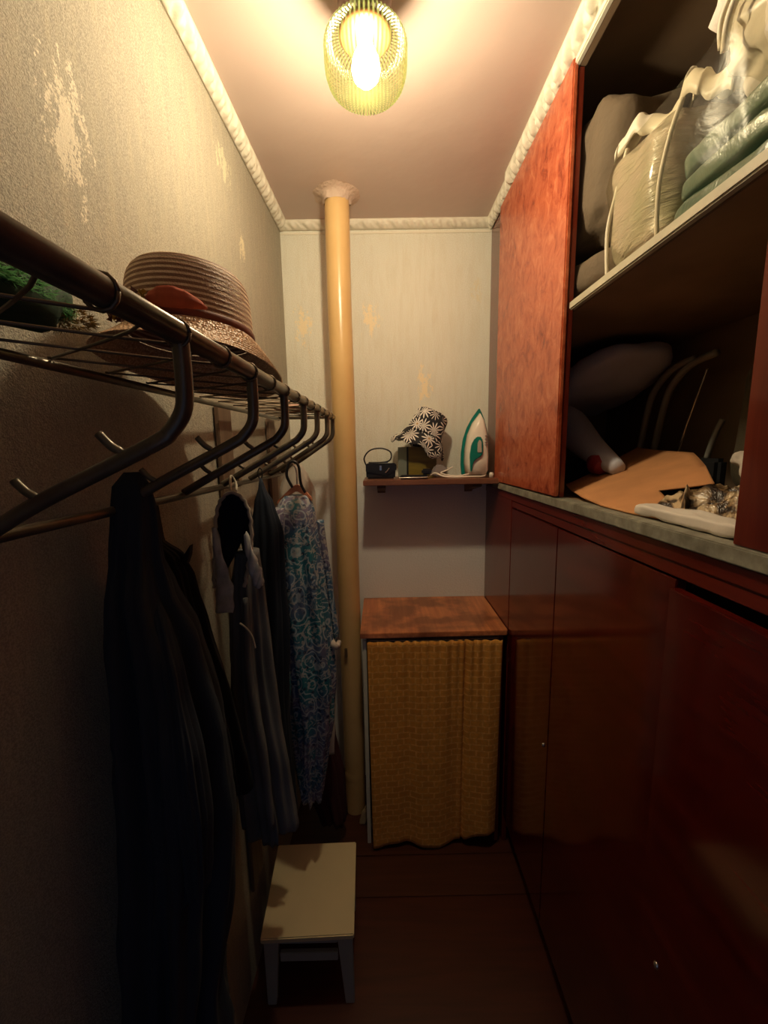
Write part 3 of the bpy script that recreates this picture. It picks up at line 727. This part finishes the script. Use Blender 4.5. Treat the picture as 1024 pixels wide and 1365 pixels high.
# second flat hat in pink straw further along the rack
h2 = thing('pink_hat', (-.27, 1.36, 1.765), 'pale pink flat straw hat lying at the far end of the rack', 'hat')
hh = rz(1.36)+.013
lathe('brim', [(.100, hh), (.085, hh+.004), (.065, hh+.009), (.05, hh+.013)], -.270, 1.36, M_['pinkcloth'], h2, 64, ex=.72, ey=1.0).modifiers.new('s', 'SOLIDIFY').thickness = .002
lathe('crown', [(.05, hh+.013), (.049, hh+.022), (.04, hh+.028), (.0005, hh+.030)], -.270, 1.36, M_['pinkcloth'], h2, 48, ex=.85, ey=1.25)
tag(soft('wool_ball', (-.235, 1.50, rz(1.50)+.026), (.028, .035, .018), M_['greenball'], e=.9, nz=.006, nf=40, seed=3, seg=32), 'small green woolly bundle at the far end of the rack', 'bundle')

# green fluffy bundle at near end
gb = thing('green_garland', (-.30, .30, 1.76), 'green fluffy tinsel garland heaped at the near end of the rack', 'garland')
def fluff(name, c, s, n, L, mat, parent, seed):
    rnd = random.Random(seed); geo = []
    for i in range(n):
        d = Vector((rnd.gauss(0, 1), rnd.gauss(0, 1), rnd.gauss(0, 1))).normalized()
        if d.z < -.2: d.z *= .3
        p = Vector((c[0]+d.x*s[0], c[1]+d.y*s[1], c[2]+d.z*s[2]))
        q = (d+Vector((rnd.gauss(0, .6), rnd.gauss(0, .6), rnd.gauss(0, .5)))).normalized()*L*rnd.uniform(.5, 1.3)
        side = q.cross(Vector((rnd.random(), rnd.random(), rnd.random()))).normalized()*.0008
        geo.append(([p-side, p+side, p+q+Vector((0, 0, -.15*L))], [[0, 1, 2]]))
    return tag(join(name, geo, mat, parent, False), kind='stuff')
soft('core', (-.365, .345, 1.790), (.042, .155, .028), M_['fluffcore'], gb, e=.8, nz=.02, nf=14, seed=5, seg=40)
fluff('tinsel', (-.365, .345, 1.791), (.042, .155, .031), 10000, .010, M_['fluff'], gb, 3)
fluff('ochre_tips', (-.362, .488, 1.780), (.035, .02, .016), 900, .009, M_['fluffyellow'], gb, 4)
# ------------------------------------------------------------------ hanging clothes
def hook_loop(name, x, y, z, parent, mat):
    return tube(name, [(x, y, z-.02), (x-.006, y, z+.004), (x, y, z+.016), (x+.006, y, z+.004), (x, y, z-.02)], .0016, mat, parent, 6)
A = thing('navy_coat', (-.35, .6, 1.58), 'long navy coat hanging nearest on the rack, reaching out of frame', 'coat')
cloth('coat_body', [(1.605, -.378, -.352, .60, .010), (1.585, -.397, -.342, .60, .022), (1.55, -.402, -.336, .60, .030), (1.48, -.412, -.335, .60, .04), (1.42, -.418, -.325, .60, .07), (1.34, -.424, -.292, .60, .09),
     (1.18, -.428, -.262, .60, .11), (1.05, -.43, -.252, .59, .12), (.87, -.43, -.268, .58, .125), (.70, -.43, -.288, .57, .13), (.45, -.43, -.29, .57, .13), (.25, -.43, -.29, .57, .125)], M_['navy'], A, 6, .030, 1, wallx=-.431)
cloth('sleeve', [(1.42, -.352, -.338, .585, .006), (1.38, -.342, -.312, .565, .014), (1.32, -.330, -.288, .545, .022), (1.2, -.322, -.262, .525, .034), (1.1, -.325, -.256, .52, .036), (1.02, -.322, -.262, .52, .034), (.98, -.315, -.270, .52, .030)], M_['navy'], A, 4, .010, 4)
B = thing('black_jacket', (-.38, .78, 1.5), 'black jacket half hidden behind the navy coat', 'jacket')
cloth('jacket_body', [(1.55, -.424, -.417, .75, .006), (1.47, -.426, -.414, .75, .014), (1.44, -.427, -.376, .755, .024), (1.40, -.427, -.362, .76, .026), (1.3, -.427, -.345, .765, .03), (1.15, -.426, -.312, .765, .035), (1.0, -.426, -.288, .765, .036), (.93, -.42, -.282, .765, .032), (.91, -.40, -.295, .765, .026)], M_['blackcloth'], B, 5, .012, 2, wallx=-.429)
prism('collar_tip', [(-.385, 1.432), (-.372, 1.445), (-.360, 1.462), (-.363, 1.442), (-.370, 1.425)], 'y', .742, .756, M_['blackcloth'], B, .001)
Cc = thing('hooded_robe', (-.315, .94, 1.5), 'long charcoal hooded robe with pale trimmed hood on the rack', 'robe')
cloth('robe_body', [(1.40, -.352, -.295, .945, .035), (1.30, -.372, -.285, .945, .045), (1.15, -.388, -.275, .945, .055), (.95, -.395, -.262, .945, .06), (.8, -.395, -.245, .945, .06), (.66, -.392, -.232, .945, .06), (.64, -.39, -.236, .945, .055)], M_['greydress'], Cc, 6, .020, 3)
# hood: open shell facing the camera, dark inside
vs, fs = [], []
HZ = smoothpath([(-.384, 1.33, 0), (-.377, 1.40, 0), (-.370, 1.47, 0), (-.358, 1.52, 0), (-.334, 1.545, 0), (-.308, 1.535, 0), (-.293, 1.50, 0), (-.292, 1.44, 0), (-.303, 1.38, 0), (-.315, 1.33, 0)], 6)
hc = Vector((-.338, 1.42, 0))
for j in range(9):
    f = j/8; depth = .887+.065*f; sh_ = (1-f**3)*1.0
    for p in HZ:
        q = hc+(Vector(p)-hc)*max(.02, sh_); vs.append((q.x, depth, q.y))
nH = len(HZ)
for j in range(8):
    for k in range(nH-1): a = j*nH+k; fs.append([a, a+1, a+nH+1, a+nH])
ho = mk('hood', vs, fs, M_['hood_int'], Cc, True); ho.modifiers.new('s', 'SOLIDIFY').thickness = .002
tr_ = [(p.x+.0018*sin(i*2.2), .886, p.y) for i, p in enumerate(HZ)]
tube('hood_trim', tr_, .0042, M_['furtrim'], Cc, 8, sm=0)
def flap(name, P, Q, y, mat, parent):
    vs, fs = [], []; n = 16
    P = smoothpath([(a, b, 0) for a, b in P], n); Q = smoothpath([(a, b, 0) for a, b in Q], n)
    m = min(len(P), len(Q))
    for i in range(m):
        for k in range(6): q = P[i].lerp(Q[i], k/5); vs.append((q.x, y-.004*sin(k/5*pi)+.003*sin(i*.5+k), q.y))
    for i in range(m-1):
        for k in range(5): a = i*6+k; fs.append([a, a+1, a+7, a+6])
    o = mk(name, vs, fs, mat, parent, True); o.modifiers.new('s', 'SOLIDIFY').thickness = .003; return o
flap('denim_lapel', [(-.374, 1.47), (-.372, 1.38), (-.376, 1.32), (-.380, 1.275)], [(-.366, 1.47), (-.350, 1.38), (-.338, 1.33), (-.342, 1.272)], .880, M_['denim'], Cc)
flap('denim_lapel', [(-.305, 1.44), (-.300, 1.38), (-.292, 1.34), (-.282, 1.33)], [(-.300, 1.46), (-.283, 1.40), (-.272, 1.37), (-.270, 1.335)], .880, M_['denim'], Cc)
tube('drawstring', [(-.330, .882, 1.245), (-.315, .878, 1.235), (-.303, .878, 1.215), (-.298, .880, 1.185)], .0022, M_['furtrim'], Cc, 6)
tube('hanging_loop', [(-.335, .90, 1.545), (-.342, .92, 1.565), (-.350, .95, 1.578), (-.342, .955, 1.56), (-.33, .92, 1.545)], .0028, M_['furtrim'], Cc, 6)
# folds of the robe: long raised gores catching the light
tube('gore', [(-.318, .895, 1.30), (-.318, .888, 1.1), (-.30, .886, .92), (-.292, .888, .70)], [.006, .010, .012, .010], M_['greydress'], Cc, 8)
D = thing('black_dress', (-.31, 1.06, 1.55), 'plain black garment hanging between the hooded robe and paisley dress', 'dress')
cloth('dress_body', [(1.565, -.318, -.312, 1.06, .005), (1.54, -.322, -.305, 1.06, .012), (1.50, -.338, -.284, 1.06, .02), (1.42, -.355, -.262, 1.06, .026), (1.2, -.375, -.258, 1.06, .030), (.9, -.385, -.27, 1.06, .032), (.60, -.385, -.262, 1.06, .032), (.56, -.38, -.265, 1.06, .03)], M_['navy'], D, 5, .012, 6)
hook_loop('strap', -.315, 1.06, 1.575, D, M_['blackcloth'])
Ed = thing('paisley_dress', (-.26, 1.19, 1.48), 'long blue and white paisley dress with sleeves on wooden hanger', 'dress')
cloth('dress_body', [(1.505, -.285, -.218, 1.19, .03), (1.485, -.305, -.204, 1.19, .055), (1.45, -.328, -.195, 1.19, .065), (1.35, -.335, -.187, 1.19, .07), (1.2, -.335, -.172, 1.19, .075), (1.05, -.332, -.155, 1.19, .08), (.90, -.325, -.150, 1.19, .08), (.78, -.312, -.162, 1.19, .075), (.66, -.30, -.185, 1.19, .07), (.52, -.285, -.205, 1.19, .06), (.50, -.28, -.21, 1.19, .055)], M_['paisley'], Ed, 6, .022, 5)
cloth('sleeve', [(1.475, -.325, -.275, 1.13, .02), (1.42, -.335, -.272, 1.115, .028), (1.3, -.336, -.285, 1.105, .026), (1.1, -.330, -.278, 1.10, .024), (.95, -.325, -.275, 1.10, .024), (.865, -.318, -.282, 1.10, .020)], M_['paisley'], Ed, 3, .006, 8)
cloth('sleeve', [(1.42, -.205, -.180, 1.24, .02), (1.2, -.195, -.158, 1.25, .026), (1.05, -.18, -.146, 1.25, .026), (1.02, -.176, -.15, 1.25, .022)], M_['paisley'], Ed, 3, .006, 3)
tube('cuff', [(-.168, 1.215, 1.045), (-.160, 1.20, 1.03), (-.150, 1.205, 1.022), (-.142, 1.215, 1.035)], [.006, .011, .011, .006], M_['lightcloth'], Ed, 8)
H = thing('wooden_hanger', (-.25, 1.19, 1.52), 'reddish wooden coat hanger holding the paisley dress', 'hanger')
prism('hanger_bar', [(-.308, 1.487), (-.262, 1.530), (-.247, 1.538), (-.234, 1.530), (-.205, 1.495), (-.205, 1.486), (-.238, 1.512), (-.249, 1.518), (-.266, 1.508), (-.308, 1.478)], 'y', 1.180, 1.200, M_['hanger'], H, .003)
tube('hanger_hook', [(-.248, 1.19, 1.535), (-.248, 1.19, 1.575), (-.256, 1.19, 1.595), (-.268, 1.19, 1.60), (-.275, 1.19, 1.588)], .0022, M_['steel'], H, 8)
st = thing('leather_strap', (-.25, 1.17, 1.55), 'thin dark leather strap looped over the wooden hanger hook', 'strap')
tube('strap_loop', [(-.256, 1.165, 1.53), (-.270, 1.162, 1.565), (-.262, 1.162, 1.598), (-.247, 1.162, 1.604), (-.235, 1.162, 1.59), (-.232, 1.160, 1.555), (-.228, 1.158, 1.535), (-.218, 1.158, 1.515)], .0042, M_['black'], st, 8)
F = thing('pale_shirt', (-.26, 1.36, 1.5), 'pale grey shirt hanging behind the paisley dress', 'shirt')
cloth('shirt_body', [(1.59, -.295, -.27, 1.38, .01), (1.56, -.33, -.25, 1.38, .018), (1.50, -.355, -.225, 1.38, .028), (1.40, -.36, -.225, 1.38, .03), (1.1, -.36, -.235, 1.38, .032), (.8, -.355, -.18, 1.38, .032), (.50, -.35, -.19, 1.38, .032)], M_['lightcloth'], F, 5, .012, 2)
G = thing('maroon_coat', (-.28, 1.49, 1.2), 'dark maroon coat whose hem shows low beside the pipe', 'coat')
cloth('coat_body', [(1.53, -.315, -.30, 1.49, .01), (1.45, -.37, -.26, 1.49, .03), (1.2, -.38, -.25, 1.49, .04), (.8, -.385, -.235, 1.49, .045), (.50, -.385, -.20, 1.49, .048), (.32, -.36, -.17, 1.49, .05), (.12, -.29, -.165, 1.49, .05), (.10, -.28, -.17, 1.49, .045)], M_['maroon'], G, 5, .014, 7)

# ------------------------------------------------------------------ stool
S = thing('step_stool', (-.24, 1.11, 0), 'small cream painted wooden stool standing on the floor', 'stool')
prism('seat', [(-.372, .968), (-.103, .975), (-.114, 1.258), (-.390, 1.252)], 'z', .232, .25, M_['stool'], S, .003)
def leg(x, y, sx):
    prism('leg', [(x-.022, .231), (x+.022, .231), (x+.022*(1 if sx > 0 else .2), .0), (x-.022*(1 if sx < 0 else .2), .0)], 'y', y-.01, y+.01, M_['stoolleg'], S, .0015)
for y in (.988, 1.232):
    leg(-.345-(.012 if y > 1.1 else 0), y, -1); leg(-.130-(.012 if y > 1.1 else 0), y, 1)
box('stretcher', -.322, -.153, .982, .994, .15, .18, M_['stoolleg'], S)
box('stretcher', -.334, -.165, 1.226, 1.238, .15, .18, M_['stoolleg'], S)
box('apron', -.322, -.153, .982, .994, .212, .231, M_['stoolleg'], S)
box('apron', -.334, -.165, 1.226, 1.238, .212, .231, M_['stoolleg'], S)
for x in (-.357, -.13): box('side_rail', x-.006, x+.006, 1.0, 1.221, .19, .231, M_['stoolleg'], S)

# ------------------------------------------------------------------ things on the wall shelf
SH = 1.514
hb = thing('handbag', (0, 1.73, SH), 'small black handbag with looped strap at the left of the wall shelf', 'handbag')
prism('bag_body', [(-.062, SH), (.058, SH), (.062, SH+.052), (.056, SH+.062), (-.058, SH+.062), (-.064, SH+.052)], 'y', 1.70, 1.755, M_['black'], hb, .006)
prism('bag_flap', [(-.064, SH+.030), (.020, SH+.012), (.064, SH+.036), (.064, SH+.058), (.056, SH+.065), (-.058, SH+.065), (-.064, SH+.058)], 'y', 1.694, 1.699, M_['black'], hb, .0015)
tube('bag_strap', [(-.056, 1.71, SH+.045), (-.070, 1.705, SH+.085), (-.045, 1.70, SH+.118), (.0, 1.70, SH+.126), (.038, 1.70, SH+.112), (.042, 1.70, SH+.085), (.020, 1.70, SH+.070), (-.052, 1.702, SH+.068)], .0032, M_['black'], hb, 8)
box('strap_chape', -.052, .030, 1.708, 1.745, SH+.0655, SH+.069, M_['steel'], hb, .001)
box('bag_clasp', -.006, .002, 1.688, 1.694, SH+.035, SH+.055, M_['steel'], hb, .001)
tube('ring', [(.018, 1.690, SH+.026), (.026, 1.690, SH+.034), (.034, 1.690, SH+.044)], .003, M_['steel'], hb, 8)
bx = thing('box', (.13, 1.75, SH), 'olive yellow box with grey side standing under the bucket hat', 'box')
prism('box_front', [(.118, 1.745), (.235, 1.730), (.237, 1.735), (.120, 1.750)], 'z', SH, SH+.13, M_['olive'], bx)
prism('box_body', [(.120, 1.7505), (.237, 1.7355), (.247, 1.81), (.085, 1.825), (.075, 1.79)], 'z', SH, SH+.13, M_['greybox'], bx)
prism('box_edge', [(.110, 1.744), (.1175, 1.7425), (.1195, 1.7505), (.112, 1.752)], 'z', SH, SH+.131, M_['black'], bx)
bh = thing('bucket_hat', (.17, 1.765, SH+.1), 'black bucket hat with white daisies resting on the box', 'hat')
def bht(v, a, r):
    c = Vector((.165, 1.76, SH+.165)); q = v-c
    q = Matrix.Rotation(radians(24), 3, 'Y')@q
    q += Vector((1, 0, 0))*.0+Vector((cos(a), sin(a), 0))*(.007*noise.noise(Vector((cos(a)*2, sin(a)*2, v.z*20))))
    return c+q+Vector((.012, -.02, -.002))
zc = SH+.165
lathe('crown', [(.0005, zc+.125), (.045, zc+.124), (.062, zc+.116), (.068, zc+.10), (.073, zc+.06), (.078, zc+.025)], .165, 1.76, M_['daisy'], bh, 64, fn=bht, ex=1.0, ey=.75)
def bht2(v, a, r):
    v = v+Vector((0, 0, .010*sin(3*a+1)*max(0, (r-.08)/.04)+.012*sin(7*a)*max(0, (r-.09)/.04)))
    return bht(v, a, r)
b = lathe('brim', [(.078, zc+.026), (.084, zc+.014), (.096, zc-.006), (.110, zc-.028), (.120, zc-.046)], .165, 1.76, M_['daisy'], bh, 80, fn=bht2, ex=1.0, ey=.66); b.modifiers.new('s', 'SOLIDIFY').thickness = .0025
wl = thing('belt_case', (.14, 1.66, SH), 'flat black case with pale edge lying in front of the olive box', 'case')
prism('case_body', [(.075, 1.635), (.185, 1.632), (.195, 1.68), (.085, 1.69)], 'z', SH, SH+.016, M_['black'], wl, .003)
tube('case_edge', [(.07, 1.636, SH+.006), (.11, 1.630, SH+.007), (.155, 1.628, SH+.007), (.188, 1.629, SH+.008)], .003, M_['steel'], wl, 6)
prism('raised_end', [(.165, 1.66), (.205, 1.655), (.21, 1.69), (.17, 1.70)], 'z', SH+.0165, SH+.04, M_['black'], wl, .006)
tag(prism('grey_pouch', [(.205, SH+.012), (.225, SH+.052), (.25, SH+.058), (.282, SH+.036), (.275, SH+.022), (.235, SH+.002)], 'y', 1.695, 1.72, M_['greytag'], None, .006), 'small grey pouch with white edge between hat and iron', 'pouch')
# iron, standing on its heel, seen from the side
ir = thing('iron', (.40, 1.70, SH), 'white and teal electric iron standing on its heel on the shelf', 'iron')
IX = .335
def ipoly(name, pts, y0, y1, mat, parent, bev=.004): return prism(name, [(IX+a, SH+b) for a, b in pts], 'y', y0, y1, mat, parent, bev)
ipoly('soleplate_skirt', [(.004, .008), (.0, .05), (.001, .10), (.008, .155), (.024, .205), (.046, .245), (.066, .272), (.075, .284), (.084, .268), (.098, .235), (.110, .19), (.116, .14), (.119, .09), (.118, .02), (.110, .008)], 1.712, 1.722, M_['teal'], ir, .003)
def body(h, sc, y): return [(IX+.062+(a-.062)*sc, y, SH+.012+(b_-.012)*(sc*.5+.5)) for a, b_ in h]
outer = [(.018, .012), (.012, .06), (.014, .12), (.024, .175), (.044, .222), (.074, .262), (.090, .235), (.102, .19), (.108, .14), (.111, .09), (.110, .03), (.100, .012)]
vs, fs = [], []; prof_ = [(1.0, 1.711), (.99, 1.695), (.95, 1.680), (.86, 1.668), (.70, 1.662)]
for sc_, yy in prof_: vs += body(outer, sc_, yy)
m = len(outer)
for i in range(len(prof_)-1):
    for k in range(m): fs.append([i*m+k, i*m+(k+1) % m, (i+1)*m+(k+1) % m, (i+1)*m+k])
fs.append(list(range(m))[::-1]); fs.append([(len(prof_)-1)*m+k for k in range(m)])
mk('iron_body', vs, fs, M_['plastic_white'], ir, True)
ipoly('handle_grip', [(.028, .045), (.026, .09), (.032, .135), (.046, .160), (.062, .168), (.074, .160), (.079, .135), (.079, .10), (.074, .088), (.060, .080), (.045, .070), (.037, .05), (.035, .026), (.030, .026)], 1.650, 1.668, M_['teal'], ir, .004)
ipoly('handle_opening', [(.055, .102), (.055, .142), (.063, .154), (.071, .144), (.072, .102)], 1.6455, 1.655, M_['lightcloth'], ir, .002)
for zz in (.168, .155, .142, .131): ipoly('printed_mark', [(.088, zz), (.100, zz), (.100, zz+.003), (.088, zz+.003)], 1.654, 1.668, M_['greytag'], ir, 0)
tube('cord', [(IX+.10, 1.685, SH+.012), (IX+.08, 1.655, SH+.006), (IX+.02, 1.640, SH+.0065), (IX-.04, 1.632, SH+.006), (IX-.085, 1.642, SH+.010), (IX-.115, 1.66, SH+.022), (IX-.14, 1.675, SH+.008)], .0036, M_['plastic_white'], ir, 8)
tube('cord', [(IX+.09, 1.69, SH+.02), (IX+.02, 1.668, SH+.014), (IX-.03, 1.66, SH+.008), (IX-.09, 1.664, SH+.020), (IX-.06, 1.672, SH+.034), (IX-.04, 1.68, SH+.045)], .0032, M_['plastic_white'], ir, 8)
lathe('plug', [(0, SH+.0), (.009, SH+.001), (.009, SH+.018), (.006, SH+.022), (0, SH+.022)], IX+.112, 1.645, M_['plastic_white'], ir, 16)
